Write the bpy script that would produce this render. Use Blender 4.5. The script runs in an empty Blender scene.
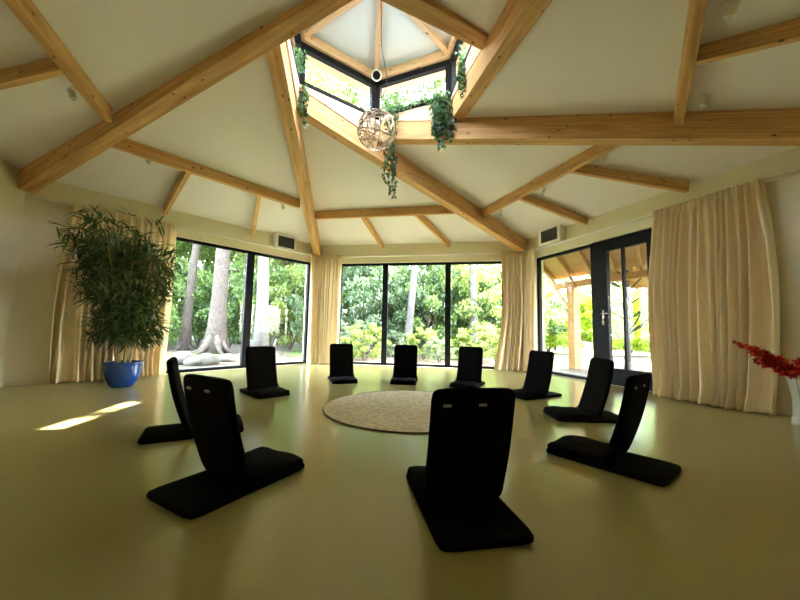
import bpy, bmesh, math, random
from mathutils import Vector, Matrix, noise
sc = bpy.context.scene
COL = sc.collection
PI = math.pi
# ------------------------------------------------------------------ camera
F_PX = 338.8
YAW, PITCH, ROLL = -0.17242, 0.08781, 0.01804
CAM = Vector((0.9285, -3.4131, 0.8))
fw = Vector((math.sin(YAW)*math.cos(PITCH), math.cos(YAW)*math.cos(PITCH), math.sin(PITCH)))
r0 = Vector((math.cos(YAW), -math.sin(YAW), 0)); u0 = r0.cross(fw)
rt = r0*math.cos(ROLL)+u0*math.sin(ROLL); up = -r0*math.sin(ROLL)+u0*math.cos(ROLL)
cd = bpy.data.cameras.new('camera'); cam = bpy.data.objects.new('camera', cd); COL.objects.link(cam)
cd.sensor_width = 36; cd.lens = F_PX/800*36; cd.clip_start = 0.02; cd.clip_end = 500
M = Matrix((rt, up, -fw)).transposed().to_4x4(); M.translation = CAM
cam.matrix_world = M; sc.camera = cam
# ------------------------------------------------------------------ world, sun, exposure
SUN_DIR = Vector((3.33, 1.16, 4.12)).normalized()
w = bpy.data.worlds.new('world'); sc.world = w; w.use_nodes = True
nt = w.node_tree; nt.nodes.clear()
sky = nt.nodes.new('ShaderNodeTexSky'); sky.sky_type = 'NISHITA'; sky.sun_disc = False
sky.sun_elevation = math.asin(SUN_DIR.z); sky.sun_rotation = math.atan2(SUN_DIR.x, SUN_DIR.y)
sky.air_density = 1.0; sky.dust_density = 2.5
mixw = nt.nodes.new('ShaderNodeMix'); mixw.data_type = 'RGBA'; mixw.inputs[0].default_value = 0.45
mixw.inputs[7].default_value = (6.2, 6.6, 7.0, 1)
bg = nt.nodes.new('ShaderNodeBackground'); bg.inputs['Strength'].default_value = 0.8
wo = nt.nodes.new('ShaderNodeOutputWorld')
nt.links.new(sky.outputs[0], mixw.inputs[6]); nt.links.new(mixw.outputs[2], bg.inputs['Color']); nt.links.new(bg.outputs[0], wo.inputs['Surface'])
sl = bpy.data.lights.new('sun', 'SUN'); sl.energy = 7.0; sl.angle = 0.009; sl.color = (1, .95, .85)
so = bpy.data.objects.new('sun', sl); COL.objects.link(so)
so.rotation_euler = SUN_DIR.to_track_quat('Z', 'Y').to_euler(); so.location = (8, 3, 12)
sc.view_settings.view_transform = 'Standard'; sc.view_settings.look = 'None'
sc.view_settings.gamma = 1; sc.view_settings.use_curve_mapping = False
sc.view_settings.exposure = 3.2
sc.cycles.use_denoising = True
sc.cycles.max_bounces = 14; sc.cycles.diffuse_bounces = 8; sc.cycles.glossy_bounces = 4
sc.cycles.transparent_max_bounces = 16; sc.cycles.transmission_bounces = 6
sc.cycles.sample_clamp_indirect = 12; sc.cycles.caustics_reflective = False; sc.cycles.caustics_refractive = False
rng = random.Random(7)
# ------------------------------------------------------------------ room measures
S = 4.7038; A = S*math.sqrt(3)/2; HT = 2.76; TH = 0.24
C0 = Vector((0.04, 0.06)); RB = 1.03; SB = 0.212; BD = 0.285; BW = 0.155; BO = -0.034
SP = SB/math.cos(PI/6-math.asin(RB/S))
WALLS = {'far': 0, 'left': -60, 'right': 60, 'back_right': 120, 'back': 180, 'back_left': -120}
def wframe(name):
    t = math.radians(WALLS[name]); n = Vector((math.sin(t), math.cos(t), 0)); tg = Vector((math.cos(t), -math.sin(t), 0))
    return n, tg
def wp(name, u, z, off=0.0):      # point on a wall: u along it, off = into the room
    n, tg = wframe(name); return n*(A-off)+tg*u+Vector((0, 0, z))
# ------------------------------------------------------------------ materials
MATS = {}
def mat(name, col, rough=.6, metal=0, spec=.5, var=0.0, vscale=4, bump=0.0, bscale=60, trans=0, emit=None):
    if name in MATS: return MATS[name]
    m = bpy.data.materials.new(name); m.use_nodes = True; MATS[name] = m
    n = m.node_tree; b = n.nodes['Principled BSDF']
    b.inputs['Base Color'].default_value = (*col, 1); b.inputs['Roughness'].default_value = rough
    b.inputs['Metallic'].default_value = metal; b.inputs['Specular IOR Level'].default_value = spec
    tc = n.nodes.new('ShaderNodeTexCoord')
    if var:
        no = n.nodes.new('ShaderNodeTexNoise'); no.inputs['Scale'].default_value = vscale; no.inputs['Detail'].default_value = 6
        n.links.new(tc.outputs['Object'], no.inputs['Vector'])
        mx = n.nodes.new('ShaderNodeMix'); mx.data_type = 'RGBA'
        mx.inputs[6].default_value = (*[c*(1-var) for c in col], 1); mx.inputs[7].default_value = (*[min(1, c*(1+var)) for c in col], 1)
        n.links.new(no.outputs[0], mx.inputs[0]); n.links.new(mx.outputs[2], b.inputs['Base Color'])
    if bump:
        nb = n.nodes.new('ShaderNodeTexNoise'); nb.inputs['Scale'].default_value = bscale; nb.inputs['Detail'].default_value = 4
        n.links.new(tc.outputs['Object'], nb.inputs['Vector'])
        bp = n.nodes.new('ShaderNodeBump'); bp.inputs['Strength'].default_value = bump; bp.inputs['Distance'].default_value = .01
        n.links.new(nb.outputs[0], bp.inputs['Height']); n.links.new(bp.outputs[0], b.inputs['Normal'])
    return m
def wood(name, dark, light, knots=True, rough=.55):
    m = bpy.data.materials.new(name); m.use_nodes = True; MATS[name] = m
    n = m.node_tree; b = n.nodes['Principled BSDF']; b.inputs['Roughness'].default_value = rough; b.inputs['Specular IOR Level'].default_value = .3
    tc = n.nodes.new('ShaderNodeTexCoord'); mp = n.nodes.new('ShaderNodeMapping'); mp.inputs['Scale'].default_value = (.7, 9, 9)
    oi = n.nodes.new('ShaderNodeObjectInfo'); ad = n.nodes.new('ShaderNodeVectorMath'); ad.operation = 'ADD'
    ml = n.nodes.new('ShaderNodeMath'); ml.operation = 'MULTIPLY'; ml.inputs[1].default_value = 40
    n.links.new(oi.outputs['Random'], ml.inputs[0])
    n.links.new(tc.outputs['Object'], ad.inputs[0]); n.links.new(ml.outputs[0], ad.inputs[1]); n.links.new(ad.outputs[0], mp.inputs['Vector'])
    no = n.nodes.new('ShaderNodeTexNoise'); no.inputs['Scale'].default_value = 2.2; no.inputs['Detail'].default_value = 8; no.inputs['Distortion'].default_value = .6
    n.links.new(mp.outputs[0], no.inputs['Vector'])
    wv = n.nodes.new('ShaderNodeTexWave'); wv.bands_direction = 'Z'; wv.inputs['Scale'].default_value = 1.2; wv.inputs['Distortion'].default_value = 5; wv.inputs['Detail'].default_value = 3
    n.links.new(mp.outputs[0], wv.inputs['Vector'])
    mm = n.nodes.new('ShaderNodeMath'); mm.operation = 'MULTIPLY_ADD'; mm.inputs[1].default_value = .35
    mm.inputs[1].default_value = .16; n.links.new(wv.outputs['Fac'], mm.inputs[0]); n.links.new(no.outputs[0], mm.inputs[2])
    cr = n.nodes.new('ShaderNodeValToRGB'); cr.color_ramp.elements[0].position = .30; cr.color_ramp.elements[1].position = .80
    cr.color_ramp.elements[0].color = (*dark, 1); cr.color_ramp.elements[1].color = (*light, 1)
    n.links.new(mm.outputs[0], cr.inputs[0]); src = cr.outputs[0]
    if knots:
        mk = n.nodes.new('ShaderNodeMapping'); mk.inputs['Scale'].default_value = (2.2, 4.5, 4.5)
        n.links.new(ad.outputs[0], mk.inputs['Vector'])
        vo = n.nodes.new('ShaderNodeTexVoronoi'); vo.inputs['Scale'].default_value = 2.3; vo.inputs['Randomness'].default_value = 1
        n.links.new(mk.outputs[0], vo.inputs['Vector'])
        ck = n.nodes.new('ShaderNodeValToRGB'); ck.color_ramp.elements[0].position = .06; ck.color_ramp.elements[1].position = .14
        ck.color_ramp.elements[0].color = (.16, .07, .03, 1); ck.color_ramp.elements[1].color = (1, 1, 1, 1)
        n.links.new(vo.outputs['Distance'], ck.inputs[0])
        mx = n.nodes.new('ShaderNodeMix'); mx.data_type = 'RGBA'; mx.blend_type = 'MULTIPLY'; mx.inputs[0].default_value = 1
        n.links.new(cr.outputs[0], mx.inputs[6]); n.links.new(ck.outputs[0], mx.inputs[7]); src = mx.outputs[2]
    n.links.new(src, b.inputs['Base Color'])
    bp = n.nodes.new('ShaderNodeBump'); bp.inputs['Strength'].default_value = .15; bp.inputs['Distance'].default_value = .004
    n.links.new(no.outputs[0], bp.inputs['Height']); n.links.new(bp.outputs[0], b.inputs['Normal'])
    return m
def glassmat(name='window_glass'):
    m = bpy.data.materials.new(name); m.use_nodes = True; n = m.node_tree; n.nodes.clear()
    tr = n.nodes.new('ShaderNodeBsdfTransparent'); tr.inputs[0].default_value = (.97, .985, .975, 1)
    gl = n.nodes.new('ShaderNodeBsdfGlossy'); gl.inputs['Roughness'].default_value = .02
    lw = n.nodes.new('ShaderNodeLayerWeight'); lw.inputs['Blend'].default_value = .5
    pw = n.nodes.new('ShaderNodeMath'); pw.operation = 'POWER'; pw.inputs[1].default_value = 5; n.links.new(lw.outputs['Facing'], pw.inputs[0])
    fr = n.nodes.new('ShaderNodeMath'); fr.operation = 'MULTIPLY_ADD'; fr.inputs[1].default_value = .4; fr.inputs[2].default_value = .015; n.links.new(pw.outputs[0], fr.inputs[0])
    mx = n.nodes.new('ShaderNodeMixShader'); o = n.nodes.new('ShaderNodeOutputMaterial')
    n.links.new(fr.outputs[0], mx.inputs[0]); n.links.new(tr.outputs[0], mx.inputs[1]); n.links.new(gl.outputs[0], mx.inputs[2]); n.links.new(mx.outputs[0], o.inputs[0])
    return m
def leafmat(name, col, tcol, tfac=.4, var=.35, gloss=.03):
    m = bpy.data.materials.new(name); m.use_nodes = True; n = m.node_tree; n.nodes.clear(); MATS[name] = m
    d = n.nodes.new('ShaderNodeBsdfDiffuse'); t = n.nodes.new('ShaderNodeBsdfTranslucent'); mx = n.nodes.new('ShaderNodeMixShader'); o = n.nodes.new('ShaderNodeOutputMaterial')
    g = n.nodes.new('ShaderNodeBsdfGlossy'); g.inputs['Roughness'].default_value = .35; m2 = n.nodes.new('ShaderNodeMixShader'); m2.inputs[0].default_value = gloss
    mx.inputs[0].default_value = tfac
    ge = n.nodes.new('ShaderNodeNewGeometry')
    hs = []
    for c in (col, tcol):
        h = n.nodes.new('ShaderNodeMix'); h.data_type = 'RGBA'
        h.inputs[6].default_value = (*[x*(1-var) for x in c], 1); h.inputs[7].default_value = (*[min(1, x*(1+var)) for x in c], 1)
        n.links.new(ge.outputs['Random Per Island'], h.inputs[0]); hs.append(h)
    n.links.new(hs[0].outputs[2], d.inputs[0]); n.links.new(hs[1].outputs[2], t.inputs[0])
    n.links.new(d.outputs[0], mx.inputs[1]); n.links.new(t.outputs[0], mx.inputs[2])
    n.links.new(mx.outputs[0], m2.inputs[1]); n.links.new(g.outputs[0], m2.inputs[2]); n.links.new(m2.outputs[0], o.inputs[0])
    return m
def clothmat(name, col, tfac):
    m = bpy.data.materials.new(name); m.use_nodes = True; n = m.node_tree; n.nodes.clear(); MATS[name] = m
    d = n.nodes.new('ShaderNodeBsdfDiffuse'); t = n.nodes.new('ShaderNodeBsdfTranslucent'); mx = n.nodes.new('ShaderNodeMixShader'); o = n.nodes.new('ShaderNodeOutputMaterial')
    d.inputs[0].default_value = (*col, 1); t.inputs[0].default_value = (*col, 1); mx.inputs[0].default_value = tfac
    tc = n.nodes.new('ShaderNodeTexCoord'); nb = n.nodes.new('ShaderNodeTexNoise'); nb.inputs['Scale'].default_value = 9; nb.inputs['Detail'].default_value = 6
    n.links.new(tc.outputs['Object'], nb.inputs['Vector'])
    bp = n.nodes.new('ShaderNodeBump'); bp.inputs['Strength'].default_value = .35; bp.inputs['Distance'].default_value = .03
    n.links.new(nb.outputs[0], bp.inputs['Height']); bp.inputs['Strength'].default_value = .2; n.links.new(bp.outputs[0], d.inputs['Normal'])
    n.links.new(d.outputs[0], mx.inputs[1]); n.links.new(t.outputs[0], mx.inputs[2]); n.links.new(mx.outputs[0], o.inputs[0])
    return m
PINE = wood('pine_wood', (.44, .22, .07), (.76, .47, .20))
PINE_L = wood('pale_pine', (.56, .36, .22), (.72, .50, .34))
PORCH = wood('porch_wood', (.25, .125, .035), (.35, .19, .06), knots=False)
WALLM = mat('wall_paint', (.76, .70, .52), .9, spec=.2, var=.03, vscale=3, bump=.12, bscale=90)
CEILM = mat('ceiling_paint', (.83, .795, .81), .92, spec=.2, var=.02, vscale=2, bump=.05, bscale=60)
LANTM = mat('lantern_paint', (.66, .73, .84), .9, spec=.2)
FLOORM = mat('floor_resin', (.39, .345, .145), .20, spec=.75, var=.04, vscale=1.5, bump=.012, bscale=40)
FRAME = mat('black_frame', (.007, .007, .008), .6, spec=.12)
WHITEM = mat('white_paint', (.80, .79, .74), .6)
CREAMM = mat('cream_trim', (.74, .68, .50), .6)
BLACKF = mat('black_fabric', (.0035, .003, .0028), .95, spec=.08, bump=.3, bscale=120)
GREYP = mat('grey_plastic', (.32, .32, .34), .4)
CHROME = mat('chrome', (.75, .75, .75), .2, metal=1)
CURT = clothmat('curtain_cloth', (.90, .77, .52), .20)
GLASS = glassmat()
VASEG = mat('vase_glass', (.80, .86, .84), .08, spec=.8); VASEG.node_tree.nodes['Principled BSDF'].inputs['Alpha'].default_value = .17
BLUE = mat('blue_glaze', (.003, .055, .33), .08, spec=1.0)
# ------------------------------------------------------------------ mesh helpers
def obj(name, bm, m, parent=None, smooth=False, loc=None):
    me = bpy.data.meshes.new(name)
    bmesh.ops.recalc_face_normals(bm, faces=bm.faces) if not getattr(bm, '_nr', False) else None
    bm.to_mesh(me); bm.free()
    if smooth:
        for p in me.polygons: p.use_smooth = True
    for mm in (m if isinstance(m, (list, tuple)) else [m]): me.materials.append(mm)
    o = bpy.data.objects.new(name, me); COL.objects.link(o)
    if parent: o.parent = parent
    if loc is not None: o.location = loc
    return o
def obj_raw(name, verts, faces, m, parent=None, smooth=False, mi=None):
    me = bpy.data.meshes.new(name); me.from_pydata(verts, [], faces); me.update()
    for mm in (m if isinstance(m, (list, tuple)) else [m]): me.materials.append(mm)
    if smooth: me.polygons.foreach_set('use_smooth', [True]*len(me.polygons))
    if mi: me.polygons.foreach_set('material_index', mi)
    o = bpy.data.objects.new(name, me); COL.objects.link(o)
    if parent: o.parent = parent
    return o
def tag(o, label=None, cat=None, group=None, kind=None):
    if label: o['label'] = label
    if cat: o['category'] = cat
    if group: o['group'] = group
    if kind: o['kind'] = kind
    return o
def empty(name, loc=(0, 0, 0), rz=0, mw=None):
    o = bpy.data.objects.new(name, None); COL.objects.link(o); o.empty_display_size = .1
    if mw is not None: o.matrix_world = mw
    else: o.location = loc; o.rotation_euler = (0, 0, rz)
    return o
def copy_tree(o, parent=None):
    c = o.copy(); COL.objects.link(c); c.parent = parent
    for ch in list(o.children): copy_tree(ch, c)
    return c
def box(bm, c, s, mtx=None):
    r = bmesh.ops.create_cube(bm, size=1)['verts']
    for v in r:
        v.co = Vector((v.co.x*s[0]+c[0], v.co.y*s[1]+c[1], v.co.z*s[2]+c[2]))
        if mtx: v.co = mtx @ v.co
    return r
def prism(bm, pts, n_lo, z0=None, vec=None):      # polygon pts extruded by vec
    a = [bm.verts.new(p) for p in pts]; b = [bm.verts.new(Vector(p)+vec) for p in pts]
    bm.faces.new(a); bm.faces.new(b[::-1])
    for i in range(len(a)):
        j = (i+1) % len(a); bm.faces.new((a[j], a[i], b[i], b[j]))
def tube(bm, pts, r, seg=8, cap=True):
    pts = [Vector(p) for p in pts]; rings = []
    rr = r if isinstance(r, (list, tuple)) else [r]*len(pts)
    ref = Vector((0, 0, 1))
    for i, p in enumerate(pts):
        d = (pts[min(i+1, len(pts)-1)]-pts[max(i-1, 0)]).normalized()
        if abs(d.dot(ref)) > .95: ref = Vector((1, 0, 0)) if abs(d.x) < .9 else Vector((0, 1, 0))
        x = d.cross(ref).normalized(); y = d.cross(x)
        rings.append([bm.verts.new(p+(x*math.cos(2*PI*k/seg)+y*math.sin(2*PI*k/seg))*rr[i]) for k in range(seg)])
    for a, b in zip(rings, rings[1:]):
        for k in range(seg): bm.faces.new((a[k], a[(k+1) % seg], b[(k+1) % seg], b[k]))
    if cap: bm.faces.new(rings[0][::-1]); bm.faces.new(rings[-1])
def lathe(bm, prof, seg=32, c=(0, 0, 0), cap=True):
    rings = []
    for r, z in prof:
        rings.append([bm.verts.new((c[0]+r*math.cos(2*PI*k/seg), c[1]+r*math.sin(2*PI*k/seg), c[2]+z)) for k in range(seg)])
    for a, b in zip(rings, rings[1:]):
        for k in range(seg): bm.faces.new((a[k], a[(k+1) % seg], b[(k+1) % seg], b[k]))
    if cap: bm.faces.new(rings[0][::-1]); bm.faces.new(rings[-1])
def bevel(bm, w, seg=2):
    bmesh.ops.bevel(bm, geom=bm.edges[:], offset=w, segments=seg, profile=.5, affect='EDGES')
# ------------------------------------------------------------------ room shell
OUT = TH*math.tan(PI/6)
def wall(name, hole=None, base=True):
    bm = bmesh.new(); n, tg = wframe(name)
    def seg(u0_, u1_, z0, z1):
        e0 = OUT if u0_ <= -S/2+1e-4 else 0; e1 = OUT if u1_ >= S/2-1e-4 else 0
        pts = [wp(name, u0_, z0), wp(name, u1_, z0), wp(name, u1_+e1, z0, -TH), wp(name, u0_-e0, z0, -TH)]
        prism(bm, pts, 0, vec=Vector((0, 0, z1-z0)))
    if hole:
        a, b, c, d = hole
        seg(-S/2, a, -.15, HT); seg(b, S/2, -.15, HT); seg(a, b, d, HT); seg(a, b, -.15, c)
    else: seg(-S/2, S/2, -.15, HT)
    o = obj('wall_'+name, bm, WALLM); o['kind'] = 'structure'
    def bb(a, b):
        bm = bmesh.new(); pts = [wp(name, a, 0, 0), wp(name, b, 0, 0), wp(name, b, 0, .014), wp(name, a, 0, .014)]
        prism(bm, pts, 0, vec=Vector((0, 0, .07))); return bm
    if base:
        bm = bmesh.new(); 
        for a_, b_ in ([(-S/2, hole[0]), (hole[1], S/2)] if hole else [(-S/2, S/2)]):
            pts = [wp(name, a_, 0, 0), wp(name, b_, 0, 0), wp(name, b_, 0, .014), wp(name, a_, 0, .014)]
            prism(bm, pts, 0, vec=Vector((0, 0, .07)))
        o = obj('baseboard_'+name, bm, CREAMM); o['kind'] = 'structure'
HOLES = {'left': (-1.0, 2.17, 0.0, 2.33), 'far': (-1.85, 1.90, 0.0, 2.33), 'right': (-2.12, .27, 0.0, 2.33)}
for nme in WALLS: wall(nme, HOLES.get(nme))
bm = bmesh.new(); prism(bm, [Vector((math.sin(math.radians(a))*S, math.cos(math.radians(a))*S, -.2)) for a in range(30, 390, 60)], 0, vec=Vector((0, 0, .2)))
tag(obj('floor', bm, FLOORM), kind='structure')
# beam lines (reciprocal frame)
BEAMS = {'A': -90, 'B': -30, 'C': 30, 'D': 90, 'E': 150, 'F': 210}
def beamline(k):
    t = math.radians(BEAMS[k]); P = Vector((math.sin(t), math.cos(t)))*S
    uu = C0-P; D = uu.length; uu.normalize(); de = -math.asin(RB/D); c, s = math.cos(de), math.sin(de)
    h = Vector((c*uu.x-s*uu.y, s*uu.x+c*uu.y)); n = Vector((-h.y, h.x)); tc = (C0-P).dot(h)
    L = RB*math.tan(PI/6)
    return P, h, n, tc+L, tc-L       # corner, heading, side normal (to the centre), inner-end t, outer-vertex t
J = {k: beamline(k)[0]+beamline(k)[1]*beamline(k)[3] for k in BEAMS}
def ceil_z(wname, x, y):
    n, tg = wframe(wname); return HT+SP*(A-(n.x*x+n.y*y))
bm = bmesh.new(); order = 'ABCDEF'; wof = {'A': 'left', 'B': 'far', 'C': 'right', 'D': 'back_right', 'E': 'back', 'F': 'back_left'}
for i, k in enumerate(order):
    k2 = order[(i+1) % 6]; wn = wof[k]; P1 = beamline(k)[0]; P2 = beamline(k2)[0]; Jn = J[k2]
    ov = 1.0+.75/S
    pts2 = [P1*ov, P2*ov, P2, Jn, P1]
    pts = [Vector((q.x, q.y, ceil_z(wn, q.x, q.y))) for q in pts2]
    prism(bm, pts, 0, vec=Vector((0, 0, .16)))
for f in bm.faces: f.normal_update()
bmesh.ops.recalc_face_normals(bm, faces=bm.faces)
for f in bm.faces:
    if f.normal.z > .3: f.material_index = 1
tag(obj('ceiling', bm, [CEILM, mat('roofing', (.10, .11, .10), .9)]), kind='structure')
# main beams
blabels = {'A': 'huge knotty pine roof beam rising from the corner left of the bamboo plant',
 'B': 'knotty pine roof beam descending to the far corner beside the left wall box',
 'C': 'diagonal pine roof beam descending from the pendant lamp to the far right corner',
 'D': 'long level-looking pine roof beam running right from beneath the hanging ivy',
 'E': 'pine roof beam rising steeply right from the long level beam, out of the top edge',
 'F': 'short visible pine roof beam crossing top of the lantern onto the steep right beam'}
def xbeam(name, P, Q, wd, dp, m, parent=None, top=True):   # beam whose TOP centre line goes P->Q
    P = Vector(P); Q = Vector(Q); x = (Q-P).normalized(); y = Vector((0, 0, 1)).cross(x).normalized(); z = x.cross(y); L = (Q-P).length
    bm = bmesh.new(); box(bm, (L/2, 0, -dp/2), (L, wd, dp)); bevel(bm, .006, 2)
    o = obj(name, bm, m, parent); mw = Matrix((x, y, z)).transposed().to_4x4(); mw.translation = P; o.matrix_world = mw
    return o
def bpt(k, t, lat=0):
    P, h, n, ti, to = beamline(k); q = P+h*t+n*(lat+BO); return Vector((q.x, q.y, HT+SB*t))
for k in order:
    P, h, n, ti, to = beamline(k)
    o = xbeam('roof_beam', bpt(k, .06), bpt(k, ti+.02), BW, BD, PINE); tag(o, blabels[k], 'roof beam', 'main roof beams')
# purlins and rafters, per ceiling panel
def panel_pt(wn, v, u, dz=0):
    n, tg = wframe(wn); q = n*v+tg*u; return Vector((q.x, q.y, HT+SP*(A-v)+dz))
PLAB = {'left': ('slim pine cross beam above the bamboo plant and left window', 'short pine rafter above the left window nearest the bamboo plant', 'short pine rafter over the left window next to the wall box'),
 'far': ('slim level pine cross beam over the far window', 'left short rafter above the far window', 'right short rafter above the far window'),
 'right': ('slim pine cross beam rising right from the diagonal beam over the right wall', 'short pine rafter above the right wall box', 'short pine rafter near the top of the big right curtain'),
 'back_right': ('slim pine cross beam rising from the long level beam to the top right', 'short pine rafter leaving the top right picture edge', None),
 'back_left': ('slim pine cross beam coming down from the top left corner onto the huge left beam', 'short pine rafter at the upper left picture edge', None)}
for wn, (pl, r1, r2) in PLAB.items():
    o = xbeam('cross_beam', panel_pt(wn, 2.56 if wn == 'back_right' else 2.66, -1.93), panel_pt(wn, 2.76 if wn == 'back_right' else 2.66, .84), .075, .15, PINE)
    tag(o, pl, 'roof beam', 'cross beams between the main beams')
    rs = [(-.9, -.8, r1)] + ([(.12, .72, r2)] if r2 else [])
    if wn == 'back_left': rs = [(.12, .72, r1)]
    for ua, ub, lb in rs:
        o = xbeam('short_rafter', panel_pt(wn, 2.705, ua, -.004), panel_pt(wn, A-.035, ub, -.004), .062, .13, PINE)
        tag(o, lb, 'rafter', 'short rafters under the ceiling')
# ------------------------------------------------------------------ roof lantern
ZB, ZT = 3.86, 4.43
def lanpt(k, off=0.0, z=0.0):    # hexagon vertex between side k-1.. : J[k] pushed out from the centre
    d = (J[k]-C0); q = C0+d*(1+off/RB); return Vector((q.x, q.y, z))
tn = 1
for i, k in enumerate(order):       # side k lies over beam k from J[k] to J[k+1]
    k2 = order[(i+1) % 6]; a_, b_ = J[k], J[k2]
    P, h, n, ti, to = beamline(k)
    z1 = HT+SB*ti-.03; z2 = HT+SB*to-.03
    bm = bmesh.new()
    io, oo = -.06, .04
    pa, pb, qa, qb = lanpt(k, io), lanpt(k2, io), lanpt(k, oo), lanpt(k2, oo)
    vs = [bm.verts.new(v) for v in [(pa.x, pa.y, z1), (pb.x, pb.y, z2), (qb.x, qb.y, z2), (qa.x, qa.y, z1), (pa.x, pa.y, ZB), (pb.x, pb.y, ZB), (qb.x, qb.y, ZB), (qa.x, qa.y, ZB)]]
    for f in ((0, 1, 2, 3), (7, 6, 5, 4), (0, 4, 5, 1), (1, 5, 6, 2), (2, 6, 7, 3), (3, 7, 4, 0)): bm.faces.new([vs[q] for q in f])
    tag(obj('trim_%d' % tn, bm, PINE_L), kind='structure'); tn += 1
    # window frame with pane
    x = (pb-pa).normalized(); y = Vector((0, 0, 1)).cross(x); L = (pb-pa).length
    y = y if y.dot(Vector((a_.x+b_.x-2*C0.x, a_.y+b_.y-2*C0.y, 0))) > 0 else -y
    mw = Matrix((x, y, x.cross(y) if x.cross(y).z > 0 else -x.cross(y))).transposed().to_4x4()
    mw.translation = Vector((pa.x, pa.y, ZB))
    H = ZT-ZB; bm = bmesh.new(); fwid = .055
    box(bm, (L/2, .03, .03), (L, .06, .06)); box(bm, (L/2, .03, H-.04), (L, .07, .08))
    box(bm, (.03, .03, H/2), (.075, .06, H)); box(bm, (L-.03, .03, H/2), (.075, .06, H))
    o = obj('window_%d' % (3+tn), bm, FRAME); o.matrix_world = mw; tag(o, kind='structure')
    bm = bmesh.new(); box(bm, (L/2, .03, H/2), (L-.14, .008, H-.13)); obj('pane', bm, GLASS, o)
    # ring beam over the frame
    pa, pb, qa, qb = [lanpt(q, f_, ZT) for f_ in (-.11, .06) for q in (k, k2)]
    bm = bmesh.new(); prism(bm, [pa, pb, qb, qa], 0, vec=Vector((0, 0, .12)))
    tag(obj('trim_%d' % (tn+10), bm, PINE_L), kind='structure')
APZ = 4.86
bm = bmesh.new(); bs = bmesh.new()
apex = Vector((C0.x, C0.y, APZ)); slope = (APZ-(ZT+.12))/RB*math.cos(PI/6)
for i, k in enumerate(order):
    k2 = order[(i+1) % 6]
    vr = (J[k]-C0).length/RB
    p1, p2 = lanpt(k, 0, ZT+.12), lanpt(k2, 0, ZT+.12)
    prism(bm, [apex, p1, p2], 0, vec=Vector((0, 0, .03)))
    e1, e2 = lanpt(k, .20, ZT-.03), lanpt(k2, .20, ZT-.03)
    prism(bs, [lanpt(k, .06, ZT-.03), lanpt(k2, .06, ZT-.03), e2, e1], 0, vec=Vector((0, 0, .12)))
tag(obj('ceiling_lantern', bm, LANTM), kind='structure')
tag(obj('trim_30', bs, PINE_L), kind='structure')
tn2 = 31
for k in order:
    p1 = lanpt(k, -.03, ZT+.125); xb = xbeam('trim_%d' % tn2, p1, apex+Vector((0, 0, -.005)), .07, .09, PINE_L); tn2 += 1
    tag(xb, kind='structure')
# roof covering over lantern
bm = bmesh.new(); prism(bm, [lanpt(k, .3, 0) for k in order], 0, vec=Vector((0, 0, .01)))
for v in bm.verts: pass
bm.free()
# ------------------------------------------------------------------ windows & door
def wmat(name, off=0.0):
    n, tg = wframe(name); mw = Matrix((tg, n, Vector((0, 0, 1)))).transposed().to_4x4(); mw.translation = n*(A-off); return mw
def window(idx, wn, u0_, u1_, z0, z1, mulls, fr=.05, off=-.10):
    # local: x = u, y = outward
    bm = bmesh.new(); D = .07
    box(bm, ((u0_+u1_)/2, 0, z0+fr/2), (u1_-u0_, D, fr)); box(bm, ((u0_+u1_)/2, 0, z1-fr/2), (u1_-u0_, D, fr))
    box(bm, (u0_+fr/2, 0, (z0+z1)/2), (fr, D, z1-z0)); box(bm, (u1_-fr/2, 0, (z0+z1)/2), (fr, D, z1-z0))
    for (c, wd) in mulls: box(bm, (c, 0, (z0+z1)/2), (wd, D, z1-z0-.02))
    o = obj('window_%d' % idx, bm, FRAME); o.matrix_world = wmat(wn, off); tag(o, kind='structure')
    edges = [u0_+fr]+[v for c, wd in mulls for v in (c-wd/2, c+wd/2)]+[u1_-fr]
    for a, b in zip(edges[::2], edges[1::2]):
        bm = bmesh.new(); box(bm, ((a+b)/2, .005, (z0+z1)/2), (b-a, .012, z1-z0-2*fr)); obj('pane', bm, GLASS, o)
    return o
window(1, 'left', -1.0, 2.17, 0.0, 2.33, [(.75, .15)])
window(2, 'far', -1.85, 1.90, 0.0, 2.33, [(-.74, .12), (.69, .12)])
window(3, 'right', -2.12, -.80, 0.0, 2.33, [])
# glazed door
bm = bmesh.new(); D = .08; u0_, u1_ = -.80, .27
box(bm, (u0_+.05, 0, 1.165), (.10, D+.02, 2.33)); box(bm, (u1_-.02, 0, 1.165), (.04, D, 2.33)); box(bm, ((u0_+u1_)/2, 0, 2.30), (u1_-u0_, D, .06))
box(bm, ((u0_+u1_)/2, 0, .012), (u1_-u0_, D, .024))
dr = obj('door_1', bm, FRAME); dr.matrix_world = wmat('right', -.09); tag(dr, kind='structure')
bm = bmesh.new(); a, b = -.70, .23
box(bm, (a+.085, -.02, 1.14), (.17, .07, 2.24)); box(bm, (b-.06, -.02, 1.14), (.12, .07, 2.24))
box(bm, ((a+b)/2, -.02, .14), (b-a, .07, .24)); box(bm, ((a+b)/2, -.02, 2.2), (b-a, .07, .12)); box(bm, (-.27, -.02, 1.15), (.035, .05, 2.0))
lf = obj('door_leaf', bm, FRAME, dr)
bm = bmesh.new(); box(bm, ((-.53-.2875)/2, -.02, 1.2), (.2425, .01, 1.88)); obj('pane', bm, GLASS, lf)
bm = bmesh.new(); box(bm, ((-.2525+.11)/2, -.02, 1.2), (.3625, .01, 1.88)); obj('pane', bm, GLASS, lf)
bm = bmesh.new(); box(bm, (-.61, -.062, 1.06), (.035, .012, .24)); tube(bm, [(-.61, -.06, 1.12), (-.61, -.115, 1.12), (-.50, -.12, 1.12)], .010); tube(bm, [(-.61, -.06, .98), (-.61, -.08, .98)], .016)
obj('handle', bm, CHROME, lf, smooth=True)
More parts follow.
